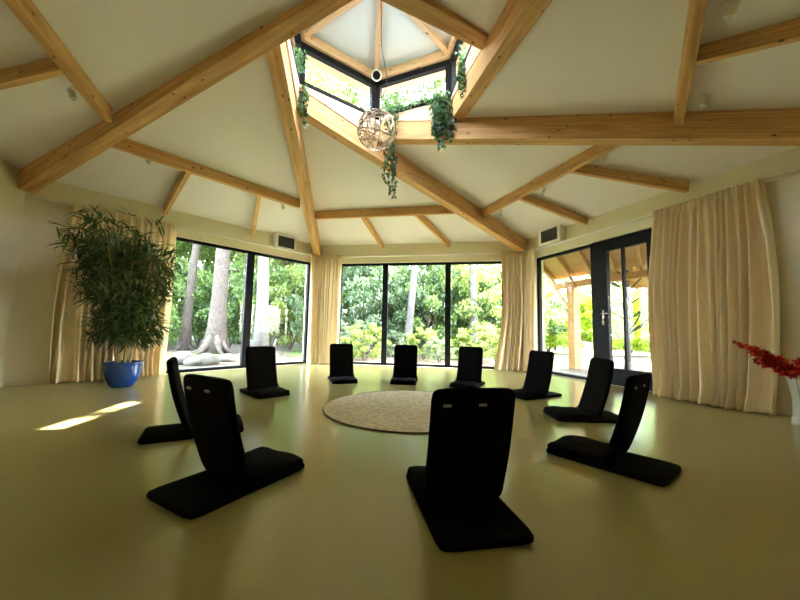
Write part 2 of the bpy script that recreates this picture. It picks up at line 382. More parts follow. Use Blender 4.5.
# curtain rail, running round the three window walls
def rail_bm():
    bm = bmesh.new(); off = .075
    n1 = []
    pts = [wp('left', -2.25, 2.47, off)]
    def cor(w1, w2):
        k = math.radians((WALLS[w1]+WALLS[w2])/2); d = Vector((math.sin(k), math.cos(k), 0)); return d*(A-off)/math.cos(PI/6)+Vector((0, 0, 2.47))
    pts += [cor('left', 'far'), cor('far', 'right'), wp('right', 2.2, 2.47, off)]
    for p, q in zip(pts, pts[1:]): tube(bm, [p, q], .018, 10)
    return bm
rl = obj('curtain_rail', rail_bm(), WHITEM, smooth=True); tag(rl, 'thin pale curtain rail running round the three window walls', 'curtain rail')
for wn, us in (('left', (-2.1, -.6, .5, 1.6)), ('far', (-1.3, 0, 1.3)), ('right', (-1.5, -.9, -.1, 1.75))):
    for u_ in us:
        bm = bmesh.new(); tube(bm, [wp(wn, u_, 2.47, .075), wp(wn, u_, 2.47, 0)], .007, 6); tube(bm, [wp(wn, u_, 2.47, .006), wp(wn, u_, 2.47, 0)], .022, 10)
        obj('bracket', bm, WHITEM, rl)
# ------------------------------------------------------------------ curtains
def curtain(name, path, ztop, flare, folds, amp, seed, label, zbot=.012, thick=True, bulge=None):
    """path: list of 3D xy points (polyline) + inward normal at top; folds across its length"""
    r_ = random.Random(seed); pts = [Vector((p[0], p[1])) for p in path]
    segs = [(q-p).length for p, q in zip(pts, pts[1:])]; T = sum(segs)
    def at(s):
        s = s*T
        for (p, q), l in zip(zip(pts, pts[1:]), segs):
            if s <= l or q is pts[-1]: return p+(q-p)*(s/l), (q-p).normalized()
            s -= l
    def atn(s):
        _, d = at(max(0, min(1, s)))
        if len(pts) > 2:
            d1 = at(max(0, s-.06))[1]; d2 = at(min(1, s+.06))[1]; d = (d1+d2).normalized()
        return Vector((d.y, -d.x))
    nu, nv = folds*18, 60
    ph = [r_.uniform(0, 6.28) for _ in range(6)]
    cx = 0.5
    V = []
    for j in range(nv+1):
        v = j/nv; z = ztop+.035+(zbot-ztop-.035)*v
        for i in range(nu+1):
            s = i/nu
            warp = s+.028*math.sin(2*PI*s*2.3+ph[0])*(.4+v)+.012*math.sin(2*PI*s*5.1+ph[1]+v*2)
            th = 2*PI*folds*warp
            a_ = amp*(.80+.20*math.sin(2*PI*s*1.7+ph[2]+v*.8))*(.45+.8*min(1, v*2.2))
            d_ = a_*math.sin(th)+.35*a_*math.sin(2.03*th+ph[3])
            if v < .035: d_ = .5*d_+.016*math.sin(2*PI*folds*2.7*s+ph[4])+.008*math.sin(2*PI*folds*5*s)
            fl = flare(v) if callable(flare) else flare
            fs = fl(s) if callable(fl) else fl
            s2 = .5+(s-.5)*fs[0]+fs[1] if isinstance(fs, tuple) else .5+(s-.5)*fs
            P, d = at(max(0, min(1, s2))); ext = (s2-max(0, min(1, s2)))*T
            n = atn(s2); P = P+d*ext
            off = d_+amp*.5*v
            if bulge: off += bulge(s, v)
            if v > .93: off += (v-.93)*.6*(1+.7*math.sin(th*.5+ph[5]))
            q = P+n*off
            zz = z+(.008*math.sin(folds*17*s+1)+.005*math.sin(folds*29*s) if j == 0 else 0)
            V.append((q.x, q.y, zz))
    Fc = [(j*(nu+1)+i, j*(nu+1)+i+1, (j+1)*(nu+1)+i+1, (j+1)*(nu+1)+i) for j in range(nv) for i in range(nu)]
    o = obj_raw(name, V, Fc, CURT, smooth=True)
    sd = o.modifiers.new('s', 'SOLIDIFY'); sd.thickness = .003
    return tag(o, label, 'curtain')
def wxy(wn, u_, off): q = wp(wn, u_, 0, off); return (q.x, q.y)
def corn(w1, w2, off):
    k = math.radians((WALLS[w1]+WALLS[w2])/2); r = (A-off)/math.cos(PI/6); return (math.sin(k)*r, math.cos(k)*r)
RO = .095
curtain('curtain', [wxy('left', -1.88, RO), wxy('left', -.62, RO)], 2.47, lambda v: (1.0+.10*math.sin(PI*min(1, v*1.15)*.75), -.04*math.sin(PI*v*.7)), 14, .06, 3,
        'cream linen curtain hanging behind the tall bamboo plant')
curtain('curtain', [wxy('left', 2.06, RO), corn('left', 'far', RO), wxy('far', -1.74, RO)], 2.47, lambda v: 1.0-.04*math.sin(PI*v), 10, .045, 5,
        'cream curtain gathered in the far left corner, between the left and far windows')
curtain('curtain', [wxy('far', 1.83, RO), corn('far', 'right', RO), wxy('right', -2.0, RO)], 2.47, lambda v: (1.0+.55*max(0, v-.45)**1.5, -.30*max(0, v-.45)**1.5), 10, .05, 8,
        'cream curtain gathered in the far right corner, flaring at its hem')
curtain('curtain', [wxy('right', .27, RO), wxy('right', 1.46, RO)], 2.47, lambda v: (.96+.12*math.sin(PI*min(1, v*1.05)*.95), .012-.02*v), 15, .085, 11,
        'large gold-cream curtain right of the glazed door, reaching the floor in heavy folds', bulge=lambda s, v: .05*math.sin(PI*s)*v)
# ------------------------------------------------------------------ wall boxes
def wallbox(wn, u_, z, w_, h_, label):
    e = empty('wall_mounted_box', mw=wmat(wn, 0) @ Matrix.Translation((u_, 0, z))); tag(e, label, 'wall box')
    bm = bmesh.new(); box(bm, (0, -.07, 0), (w_, .14, h_)); bevel(bm, .012, 3); obj('housing', bm, WHITEM, e)
    bm = bmesh.new(); box(bm, (0, -.139, 0), (w_*.76, .012, h_*.70)); bevel(bm, .004, 2); obj('grille', bm, mat('dark_grille', (.02, .02, .022), .6), e)
wallbox('left', 1.40, 2.62, .50, .33, 'white box with a dark panel high on the left wall')
wallbox('right', -1.57, 2.655, .54, .33, 'white box with a dark panel high on the right wall')
# ------------------------------------------------------------------ meditation chairs
def pad(hx, hy, T, r, nx, ny, e=.03, dome=0.0, fn=None, flatbottom=False):
    V = []; Fc = []; idx = {}
    def mp(s, t):
        x, y = s*hx, t*hy
        ax, ay = abs(x)-(hx-r), abs(y)-(hy-r)
        if ax > 0 and ay > 0:
            a, b = ax/r, ay/r; a2 = a*math.sqrt(1-b*b/2); b2 = b*math.sqrt(1-a*a/2)
            x = math.copysign(hx-r+a2*r, x); y = math.copysign(hy-r+b2*r, y)
        return x, y
    def dist(x, y):
        ax, ay = abs(x)-(hx-r), abs(y)-(hy-r)
        if ax > 0 and ay > 0: return r-math.hypot(ax, ay)
        return min(hx-abs(x), hy-abs(y))
    def grd(n, h):   # refined near the edges
        g = [-1, -1+.25*e/h, -1+.55*e/h, -1+e/h]; m = [-1+e/h+(2-2*e/h)*i/(n) for i in range(1, n)]
        return g+m+[-q for q in g[::-1]]
    gx, gy = grd(nx, hx), grd(ny, hy)
    for side in (1, -1):
        for i, s in enumerate(gx):
            for j, t in enumerate(gy):
                edge = i in (0, len(gx)-1) or j in (0, len(gy)-1)
                if edge and side == -1: idx[(i, j, -1)] = idx[(i, j, 1)]; continue
                x, y = mp(s, t); d = max(0, min(1, dist(x, y)/e)); h = T/2*math.sqrt(max(0, 1-(1-d)**2))
                z = side*h
                if side > 0: z += dome*(1-s*s)*(1-t*t)
                z0 = z+T/2
                p = Vector((x, y, z0));  p = fn(p) if fn else p
                idx[(i, j, side)] = len(V); V.append(tuple(p))
    for side in (1, -1):
        for i in range(len(gx)-1):
            for j in range(len(gy)-1):
                q = [idx[(i, j, side)], idx[(i+1, j, side)], idx[(i+1, j+1, side)], idx[(i, j+1, side)]]
                Fc.append(q if side > 0 else q[::-1])
    return V, Fc
def make_chair():
    # local x = outwards (away from the rug), origin on the floor under the foot of the backrest
    e = empty('meditation_chair')
    V, Fc = pad(.165, .19, .04, .05, 8, 8, e=.02, dome=.012, fn=lambda p: Vector((p.x-.18+.0, p.y, .022+p.z+.004*math.sin(p.x*30)*math.sin(p.y*25)*(p.z > .03))))
    obj_raw('seat_cushion', V, Fc, BLACKF, e, True)
    V, Fc = pad(.33, .195, .034, .045, 14, 8, e=.017, fn=lambda p: Vector((p.x-.02, p.y, p.z)))
    obj_raw('base_mat', V, Fc, BLACKF, e, True)
    tilt = math.radians(16)
    def bf(p):      # p.x = -h..h along the height, p.z = thickness
        hgt = p.x+.272; bend = .018*math.sin(hgt/.545*PI)
        return Vector((.01+hgt*math.sin(tilt)+bend+p.z-.02, p.y, .035+hgt*math.cos(tilt)))
    V, Fc = pad(.275, .188, .044, .045, 14, 8, e=.02, fn=bf)
    o = obj_raw('backrest', V, Fc, BLACKF, e, True)
    for s in (-1, 1):
        hgt = .475; x = .01+hgt*math.sin(tilt)+.018*math.sin(hgt/.545*PI)+.024
        bm = bmesh.new(); box(bm, (0, 0, 0), (.006, .036, .013)); bevel(bm, .002, 2); b = obj('buckle', bm, GREYP, e)
        b.location = (x+.001, s*.078-.045, .035+hgt*math.cos(tilt)); b.rotation_euler = (0, tilt-.14, 0)
        # side webbing running down to the seat
        bm = bmesh.new(); tube(bm, [(.035, s*.186, .09), (.0, s*.196, .05), (-.05, s*.198, .03)], .006, 6); obj('side_strap', bm, BLACKF, e)
    return e
chairs = [  # backrest foot x, y, outward angle (deg, math), label
 ((.94, -1.765), -70, 'nearest black meditation chair, seen from behind with its high back to the camera'),
 ((-.225, -1.77), -110, 'black meditation chair in the left foreground, side-on with grey buckles on its back'),
 ((-1.06, -1.075), 219, 'black meditation chair leaning left, half hidden behind the left foreground chair'),
 ((-1.42, .47), 143, 'black meditation chair standing before the left window mullion'),
 ((-.86, 1.72), 118, 'black meditation chair left of centre, by the far left corner curtain'),
 ((.10, 1.90), 94, 'black meditation chair at centre before the middle pane of the far window'),
 ((1.07, 1.80), 74, 'black meditation chair before the right pane of the far window'),
 ((1.87, 1.20), 38, 'black meditation chair beside the far right corner curtain'),
 ((2.13, .15), 8, 'black meditation chair standing in front of the glazed door'),
 ((1.88, -1.02), -40, 'black meditation chair at right foreground, seen edge-on with long base towards camera')]
proto = make_chair()
for i, ((x, y), ang, lb) in enumerate(chairs):
    o = proto if i == 0 else copy_tree(proto)
    o.location = (x, y, 0); o.rotation_euler = (0, 0, math.radians(ang)); tag(o, lb, 'chair', 'black meditation chairs in a circle round the rug')
# ------------------------------------------------------------------ rug
m = bpy.data.materials.new('rug_weave'); m.use_nodes = True; n = m.node_tree; b = n.nodes['Principled BSDF']; b.inputs['Roughness'].default_value = .95; b.inputs['Specular IOR Level'].default_value = .1
tc = n.nodes.new('ShaderNodeTexCoord'); no = n.nodes.new('ShaderNodeTexNoise'); no.inputs['Scale'].default_value = 24; no.inputs['Detail'].default_value = 9; no.inputs['Roughness'].default_value = .75
mpn = n.nodes.new('ShaderNodeMapping'); mpn.inputs['Scale'].default_value = (1, 1.6, 1)
n.links.new(tc.outputs['Object'], mpn.inputs[0]); n.links.new(mpn.outputs[0], no.inputs['Vector'])
cr = n.nodes.new('ShaderNodeValToRGB'); cr.color_ramp.elements[0].position = .38; cr.color_ramp.elements[0].color = (.50, .41, .33, 1); cr.color_ramp.elements[1].position = .55; cr.color_ramp.elements[1].color = (.86, .80, .69, 1)
n.links.new(no.outputs[0], cr.inputs[0]); n.links.new(cr.outputs[0], b.inputs['Base Color'])
bp = n.nodes.new('ShaderNodeBump'); bp.inputs['Strength'].default_value = .5; bp.inputs['Distance'].default_value = .004; n.links.new(no.outputs[0], bp.inputs['Height']); n.links.new(bp.outputs[0], b.inputs['Normal'])
bm = bmesh.new(); lathe(bm, [(.895, 0), (.91, .002), (.91, .007), (.902, .010), (.6, .011), (.2, .011), (.02, .011)], 96)
rug = obj('round_rug', bm, m, loc=(.455, .17, 0)); tag(rug, 'round mottled cream rug lying in the middle of the floor', 'rug')
bm = bmesh.new()
tube(bm, [(  .906*math.cos(2*PI*k/96), .906*math.sin(2*PI*k/96), .006) for k in range(97)], .007, 6, cap=False)
obj('border', bm, mat('rug_edge', (.16, .13, .08), .9), rug)
# ------------------------------------------------------------------ leaves helpers
def add_leaf(V, Fc, p, d, nrm, L, W, kind=0):
    d = d.normalized(); x = d.cross(nrm)
    if x.length < 1e-4: x = d.cross(Vector((.3, .5, .8)))
    x.normalize(); i = len(V)
    if kind == 0:     # plain quad leaf (diamond)
        V += [tuple(p), tuple(p+d*L*.45+x*W/2), tuple(p+d*L), tuple(p+d*L*.45-x*W/2)]; Fc.append((i, i+1, i+2, i+3))
    elif kind == 1:   # lanceolate, bent tip
        n_ = x.cross(d); a = p+d*L*.3; b_ = p+d*L*.68-n_*L*.05*1; t = p+d*L*.97-n_*L*.18
        V += [tuple(p), tuple(a+x*W/2), tuple(a-x*W/2), tuple(b_+x*W*.4), tuple(b_-x*W*.4), tuple(t)]
        Fc += [(i, i+1, i+2), (i+1, i+3, i+4, i+2), (i+3, i+5, i+4)]
    else:             # ivy: five-point
        V += [tuple(p), tuple(p+d*L*.15+x*W*.5), tuple(p+d*L*.45+x*W*.28), tuple(p+d*L), tuple(p+d*L*.45-x*W*.28), tuple(p+d*L*.15-x*W*.5)]
        Fc.append((i, i+1, i+2, i+3, i+4, i+5))
def rdir(r_): 
    z = r_.uniform(-1, 1); a = r_.uniform(0, 2*PI); s = math.sqrt(1-z*z); return Vector((s*math.cos(a), s*math.sin(a), z))
# ------------------------------------------------------------------ bamboo in the blue pot
BX, BY = -3.42, .42
e = empty('potted_bamboo', (BX, BY, 0)); tag(e, 'tall leafy bamboo plant in a shiny blue pot before the left curtain', 'potted plant')
bm = bmesh.new(); lathe(bm, [(.02, .004), (.115, 0), (.135, .02), (.178, .10), (.200, .19), (.204, .26), (.202, .295), (.212, .305), (.208, .32), (.192, .315), (.185, .27), (.05, .262)], 48)
obj('pot', bm, BLUE, e, True)
bm = bmesh.new(); lathe(bm, [(.186, .262), (.15, .275), (.01, .28)], 24); obj('soil', bm, mat('soil', (.06, .04, .025), .95, bump=.6), e)
r_ = random.Random(21); V = []; Fc = []; tw = bmesh.new()
vr = Vector((math.cos(YAW), -math.sin(YAW), 0))
for i in range(7):
    a = i*2*PI/7+.3; b0 = Vector((.07*math.cos(a), .07*math.sin(a), .26)); lean = Vector((math.cos(a)*.13-.04, math.sin(a)*.13, 1.0)); hgt = r_.uniform(1.35, 1.80)
    pts = [b0+Vector((lean.x*t*hgt*(.7+.5*t), lean.y*t*hgt*(.7+.5*t), t*hgt)) for t in [k/12 for k in range(13)]]
    bm = bmesh.new(); rr = [.013-.007*k/12 for k in range(13)]; tube(bm, pts, rr, 8)
    for k in range(1, 12): tube(bm, [pts[k]-Vector((0, 0, .006)), pts[k]+Vector((0, 0, .006))], rr[k]+.003, 8)
    obj('cane', bm, mat('cane', (.42, .30, .10), .45, var=.2, vscale=12), e, True)
    for k in range(3, 13):
        for q in range(r_.choice([6, 7, 8])):
            dr_ = rdir(r_); dr_.z = abs(dr_.z)*.5+.15; dr_.normalize(); P0 = pts[k]
            lng = r_.uniform(.15, .46)*(1.0 if k > 6 else .8)
            if k > 9: lng *= 1.1
            if k <= 5: lng *= .85; dr_.z *= .5
            P1 = P0+dr_*lng*.6; P2 = P0+dr_*lng+Vector((0, 0, -.05))
            tube(tw, [P0, P1, P2], [.0025, .002, .0015], 4, cap=False)
            for g in range(r_.choice([6, 7, 8])):
                t = r_.uniform(.45, 1); pp = P1+(P2-P1)*((t-.45)/.55)
                d = (dr_*.7+rdir(r_)*.9); d.z -= .45
                add_leaf(V, Fc, pp, d, Vector((0, 0, 1))+rdir(r_)*.5, r_.uniform(.15, .26), r_.uniform(.020, .032), 1)
# a few long loose shoots at the top left
for q in range(16):
    d0 = (-vr*r_.uniform(-.55, 1.1)+Vector((0, 0, r_.uniform(.3, .8)))+rdir(r_)*.3).normalized(); P0 = Vector((-.03, 0, 1.6)); L = r_.uniform(.28, .46)
    pts = [P0+d0*L*t+Vector((0, 0, -.22*t*t)) for t in (0, .25, .5, .75, 1)]
    tube(tw, pts, [.003, .003, .0025, .002, .0015], 4, cap=False)
    for g in range(13):
        t = r_.uniform(.35, 1); k = min(3, int(t*4)); pp = pts[k]+(pts[k+1]-pts[k])*(t*4-k)
        d = d0*.8+rdir(r_)*.8; d.z -= .3
        add_leaf(V, Fc, pp, d, Vector((0, 0, 1))+rdir(r_)*.5, r_.uniform(.13, .22), r_.uniform(.018, .026), 1)
obj('twigs', tw, MATS['cane'], e)
obj_raw('foliage', V, Fc, leafmat('bamboo_leaf', (.05, .105, .03), (.09, .18, .03), .3, .5, .06), e)
# ------------------------------------------------------------------ ivy
IVY = leafmat('ivy_leaf', (.05, .12, .045), (.10, .22, .05), .3, .5, .05)
def ivy(loc, strands, label, seed, size=.045, dens=26, spread=.05):
    r_ = random.Random(seed); e = empty('hanging_ivy', loc); V = []; Fc = []; bm = bmesh.new()
    for (dx, dy, L) in strands:
        pts = []; p = Vector((dx*.3, dy*.3, .02)); ns = max(4, int(L/.05))
        for k in range(ns+1):
            t = k/ns; pts.append(Vector((dx+.02*math.sin(t*7+dx*30), dy+.02*math.cos(t*6+dy*40), .03-L*t)) if k else Vector((dx*.4, dy*.4, .035)))
        tube(bm, pts, .003, 4)
        for g in range(int(L*dens*2.2)+6):
            t = r_.random()**.85; k = min(ns-1, int(t*ns)); pp = pts[k]+(pts[k+1]-pts[k])*(t*ns-k)+rdir(r_)*spread*(1-.6*t)
            d = rdir(r_)*.8+Vector((0, 0, -.9)); add_leaf(V, Fc, pp, d, rdir(r_), size*r_.uniform(.7, 1.3), size*r_.uniform(.7, 1.1), 2)
    obj('vine', bm, mat('vine', (.10, .11, .04), .8), e); obj_raw('leaves', V, Fc, IVY, e)
    return tag(e, label, 'ivy', 'ivy hanging from the roof lantern')
def strands(n_, w_, L, seed, tang):
    r_ = random.Random(seed); return [(tang.x*r_.uniform(-w_, w_)+r_.uniform(-.02, .02), tang.y*r_.uniform(-w_, w_)+r_.uniform(-.02, .02), L*r_.uniform(.6, 1)) for _ in range(n_)]
def inside(k, t, z, off=.13):   # point inside the lantern side k, t 0..1 from J[k] to J[k+1]
    k2 = order[(order.index(k)+1) % 6]; q = J[k]+(J[k2]-J[k])*t; d = (C0-q).normalized(); q = q+d*off; return Vector((q.x, q.y, z))
tD = Vector(((J['E']-J['D']).normalized().x, (J['E']-J['D']).normalized().y, 0)); tE = Vector(((J['F']-J['E']).normalized().x, (J['F']-J['E']).normalized().y, 0)); tB = Vector(((J['C']-J['B']).normalized().x, (J['C']-J['B']).normalized().y, 0))
ivy(inside('D', .95, ZB+.02, .15), strands(16, .12, .72, 1, tD), 'big bushy ivy hanging over the long level beam below the lantern', 31, dens=34, size=.05)
ivy(inside('D', .24, ZB+.02, .16), strands(6, .04, 1.4, 2, tD), 'long thin trailing ivy hanging beside the wire ball lamp', 32, size=.05, spread=.04)
ivy(inside('E', .52, ZB+.20, .07), strands(9, .07, .62, 3, tE), 'dark ivy hanging at the right side of the lantern against the steep beam', 33)
ivy(inside('B', 1.03, ZB-.06, .13), strands(7, .04, .5, 4, tB), 'dark ivy hanging down the left lantern corner beside the glass', 34)
ivy(inside('B', .86, ZB+.28, .10), strands(7, .07, .26, 5, tB), 'short ivy tuft at the top left lantern corner under the huge beam', 35)
# ivy creeping along the ledge
r_ = random.Random(44); e = empty('creeping_ivy', inside('D', .5, ZB+.02, .10)); V = []; Fc = []; bm = bmesh.new()
pts = [tD*(s_*1.0)*.42+Vector((0, 0, .02+.01*math.sin(s_*9))) for s_ in [k/10*2-1 for k in range(11)]]; tube(bm, pts, .003, 4)
for g in range(170):
    t = r_.uniform(0, 9.99); pp = pts[int(t)]+(pts[int(t)+1]-pts[int(t)])*(t % 1)+rdir(r_)*.04; add_leaf(V, Fc, pp, rdir(r_)+Vector((0, 0, -.2)), rdir(r_), .045, .04, 2)
obj('vine', bm, MATS['vine'], e); obj_raw('leaves', V, Fc, IVY, e); tag(e, 'ivy creeping along the lantern ledge between lamp and bushy ivy', 'ivy')
# ------------------------------------------------------------------ pendant ball lamp
PZ = 3.0
e = empty('pendant_lamp', (C0.x-.01, C0.y, PZ)); tag(e, 'wire ball pendant lamp hanging by its cable under the lantern', 'pendant lamp')
bm = bmesh.new(); r_ = random.Random(5); R = .215
for q in range(15):
    ax = rdir(r_); x = ax.orthogonal().normalized(); y = ax.cross(x); off = r_.uniform(-.6, .6)*R; rr = math.sqrt(R*R-off*off)
    tube(bm, [ax*off+(x*math.cos(2*PI*k/36)+y*math.sin(2*PI*k/36))*rr for k in range(37)], .0055 if q % 3 else .0035, 5, cap=False)
obj('wire_shade', bm, mat('pale_rattan', (.62, .50, .38), .6), e, True)
bm = bmesh.new()
for q in range(3):
    tube(bm, [Vector((math.cos(2*PI*k/32+0)*R*math.cos(q), math.cos(2*PI*k/32)*R*math.sin(q), math.sin(2*PI*k/32)*R)) for k in range(33)], .004, 5, cap=False)
obj('inner_wire', bm, FRAME, e, True)
bm = bmesh.new(); lathe(bm, [(.01, .20), (.022, .20), (.024, .12), (.012, .115)], 16); obj('socket', bm, FRAME, e, True)
bm = bmesh.new(); lathe(bm, [(.004, .02), (.03, .035), (.04, .065), (.03, .095), (.014, .12)], 20); obj('bulb', bm, mat('bulb_glass', (.8, .8, .78), .1), e, True)
# cable: from the apex down, with a loose loop
pts = [Vector((0, 0, APZ-.1-PZ)), Vector((.015, 0, 1.4)), Vector((.03, 0, 1.0)), Vector((.075, -.01, .75)), Vector((.10, -.01, .55)), Vector((.075, -.01, .42)), Vector((0, 0, .36)), Vector((-.055, 0, .37)), Vector((-.055, 0, .30)), Vector((-.02, 0, .22)), Vector((0, 0, .19))]
sm = []
for i in range(len(pts)-1):
    p0, p1, p2, p3 = pts[max(i-1, 0)], pts[i], pts[i+1], pts[min(i+2, len(pts)-1)]
    for k in range(6):
        t = k/6; sm.append(.5*((2*p1)+(p2-p0)*t+(2*p0-5*p1+4*p2-p3)*t*t+(3*p1-p0-3*p2+p3)*t**3))
bm = bmesh.new(); tube(bm, sm, .0045, 6); obj('cable', bm, FRAME, e, True)
# projector-like spotlight at the far lantern post
q = lanpt('D', -.16, 4.44); e = empty('cylinder_spotlight', q); tag(e, 'white cylinder spotlight with dark lens on the far lantern post', 'spotlight')
d = (CAM-q).normalized(); x = d.orthogonal().normalized(); bm = bmesh.new(); tube(bm, [-d*.09, d*.09], .075, 24); obj('housing', bm, WHITEM, e, False)
bm = bmesh.new(); tube(bm, [d*.088, d*.094], .055, 24); obj('lens', bm, FRAME, e)
bm = bmesh.new(); tube(bm, [Vector((0, 0, .03)), Vector((0, 0, .10)), (lanpt('D', -.05, 4.47)-q)], .012, 8); obj('bracket', bm, WHITEM, e)
# small hook in lantern ceiling
bm = bmesh.new(); hp = Vector((C0.x+.25, C0.y+.55, 4.62)); tube(bm, [(0, 0, .06), (0, 0, 0), (.02, 0, -.02), (0, 0, -.035)], .006, 6)
# ------------------------------------------------------------------ ceiling spotlights
def spot(wn, v, u_, label, aim=(0, 0, -1)):
    P = panel_pt(wn, v, u_); e = empty('ceiling_spotlight', P); tag(e, label, 'spotlight', 'small white ceiling spotlights')
    n_, tg = wframe(wn); a = Vector(aim).normalized()
    bm = bmesh.new(); tube(bm, [(0, 0, .005), (0, 0, -.014)], .034, 16); obj('base', bm, WHITEM, e)
    bm = bmesh.new(); tube(bm, [(0, 0, -.01), (0, 0, -.045)], .008, 8); tube(bm, [Vector((0, 0, -.055))-a*.045, Vector((0, 0, -.055))+a*.05], .027, 16); obj('head', bm, WHITEM, e)
    bm = bmesh.new(); tube(bm, [Vector((0, 0, -.055))+a*.048, Vector((0, 0, -.055))+a*.052], .021, 16); obj('lens', bm, mat('lens', (.5, .5, .48), .2), e)
SPOTS = [('back_left', 72, 93, 'small white spotlight beside the cross beam at upper left'), ('left', 148, 159, 'small white spotlight under the ceiling above the bamboo plant'),
 ('left', 283, 206, 'small white spotlight above the left wall box'), ('right', 501, 212, 'small white spotlight at lower end of the right cross beam'),
 ('right', 543, 191, 'small white spotlight between the two right rafters'), ('right', 606, 157, 'small white spotlight just under the long level beam'),
 ('back_right', 705, 100, 'small white spotlight right of the cross beam above the long level beam'), ('back_right', 732, 8, 'small white spotlight at top right picture edge')]
for wn, px, py, lb in SPOTS:
    d = fw+rt*(px-400)/F_PX+up*(300-py)/F_PX; n_, tg = wframe(wn)
    k_ = Vector((n_.x*SP, n_.y*SP, 1)); c_ = HT+SP*A-.04; t = (c_-k_.dot(CAM))/k_.dot(d); P = CAM+d*t
    spot(wn, P.dot(n_), P.dot(tg), lb, aim=(-P.x*.15, -P.y*.15, -1))
# ------------------------------------------------------------------ vase with red flowers
VX, VY = 3.97, .28
bm = bmesh.new(); lathe(bm, [(.01, .0), (.075, .0), (.08, .01), (.06, .12), (.055, .25), (.075, .40), (.09, .44), (.085, .44), (.07, .39), (.048, .25), (.052, .12), (.07, .02), (.01, .015)], 32)
v_ = obj('glass_vase', bm, VASEG, smooth=True, loc=(VX, VY, 0)); tag(v_, 'clear glass vase on the floor at the right edge, holding red flowers', 'vase')
e = empty('red_flower_spray', (VX, VY, .02)); tag(e, 'spray of red and orange flowers leaning left out of the glass vase', 'flowers')
r_ = random.Random(9); REDS = [leafmat('red_petal', (.55, .012, .02), (.6, .02, .02), .3, .5), leafmat('orange_petal', (.75, .12, .03), (.8, .15, .03), .3, .4)]
bm = bmesh.new(); blooms = []
for i in range(6):
    L = [.56, .44, .36, .40, .32, .30][i]; sp = r_.uniform(-.12, .12); rise = [.30, .24, .22, .14, .12, .20][i]
    dirx = -vr*1.0+Vector((sp, sp*.8, 0))
    if i == 5: dirx = vr*.5+Vector((0, .2, 0))
    pts = [Vector((0, 0, .0))+Vector((r_.uniform(-.02, .02), r_.uniform(-.02, .02), .0)), Vector((0, 0, .2)), Vector((0, 0, .42))+dirx*.03]
    for t in (.2, .4, .6, .8, 1): pts.append(Vector((0, 0, .43+rise*(t**.9)))+dirx*(L*t))
    tube(bm, pts, .0035, 5); blooms.append(pts)
obj('stems', bm, mat('flower_stem', (.10, .10, .04), .6), e)
for i, pts in enumerate(blooms):
    V = []; Fc = []; mi = []
    for s_ in range(46 if i else 30):
        t = r_.uniform(0.15 if i else .35, 1)*4.99; k = int(t); pp = pts[2+k]+(pts[3+k]-pts[2+k])*(t-k)+rdir(r_)*.03*(1.5-t/5)
        a0 = rdir(r_)
        for p_ in range(5):
            n0 = len(Fc); add_leaf(V, Fc, pp, a0+rdir(r_)*.9, rdir(r_), r_.uniform(.035, .06)*(1.4-t/7), .036, 2); mi += [1 if (s_ % 4 == 0) else 0]*(len(Fc)-n0)
    obj_raw('flower_cluster', V, Fc, REDS, e, mi=mi)
# ------------------------------------------------------------------ OUTDOORS
def gmat():
    m = bpy.data.materials.new('ground_soil'); m.use_nodes = True; n = m.node_tree; b = n.nodes['Principled BSDF']; b.inputs['Roughness'].default_value = .95; b.inputs['Specular IOR Level'].default_value = .1
    ge = n.nodes.new('ShaderNodeNewGeometry'); a1 = n.nodes.new('ShaderNodeTexNoise'); a1.inputs['Scale'].default_value = 3.5; a1.inputs['Detail'].default_value = 10; a1.inputs['Roughness'].default_value = .7
    a2 = n.nodes.new('ShaderNodeTexNoise'); a2.inputs['Scale'].default_value = .35; a2.inputs['Detail'].default_value = 3
    for q in (a1, a2): n.links.new(ge.outputs['Position'], q.inputs['Vector'])
    c1 = n.nodes.new('ShaderNodeValToRGB'); c1.color_ramp.elements[0].position = .35; c1.color_ramp.elements[0].color = (.05, .04, .028, 1); c1.color_ramp.elements[1].position = .65; c1.color_ramp.elements[1].color = (.13, .105, .085, 1)
    c2 = n.nodes.new('ShaderNodeValToRGB'); c2.color_ramp.elements[0].position = .50; c2.color_ramp.elements[0].color = (0, 0, 0, 1); c2.color_ramp.elements[1].position = .60; c2.color_ramp.elements[1].color = (1, 1, 1, 1)
    mx = n.nodes.new('ShaderNodeMix'); mx.data_type = 'RGBA'; mx.inputs[7].default_value = (.09, .17, .03, 1)
    n.links.new(a1.outputs[0], c1.inputs[0]); n.links.new(a2.outputs[0], c2.inputs[0]); n.links.new(c2.outputs[0], mx.inputs[0]); n.links.new(c1.outputs[0], mx.inputs[6]); n.links.new(mx.outputs[2], b.inputs['Base Color'])
    bp = n.nodes.new('ShaderNodeBump'); bp.inputs['Strength'].default_value = 1; bp.inputs['Distance'].default_value = .05; n.links.new(a1.outputs[0], bp.inputs['Height']); n.links.new(bp.outputs[0], b.inputs['Normal'])
    return m
GZ = -.06
bm = bmesh.new(); bmesh.ops.create_grid(bm, x_segments=90, y_segments=90, size=45)
for v in bm.verts:
    r = v.co.xy.length; v.co.z = GZ-.01+(noise.noise(v.co*.25)*.35 if r > 9 else 0)*min(1, (r-9)/6 if r > 9 else 0)
tag(obj('ground', bm, gmat(), smooth=True), kind='structure')
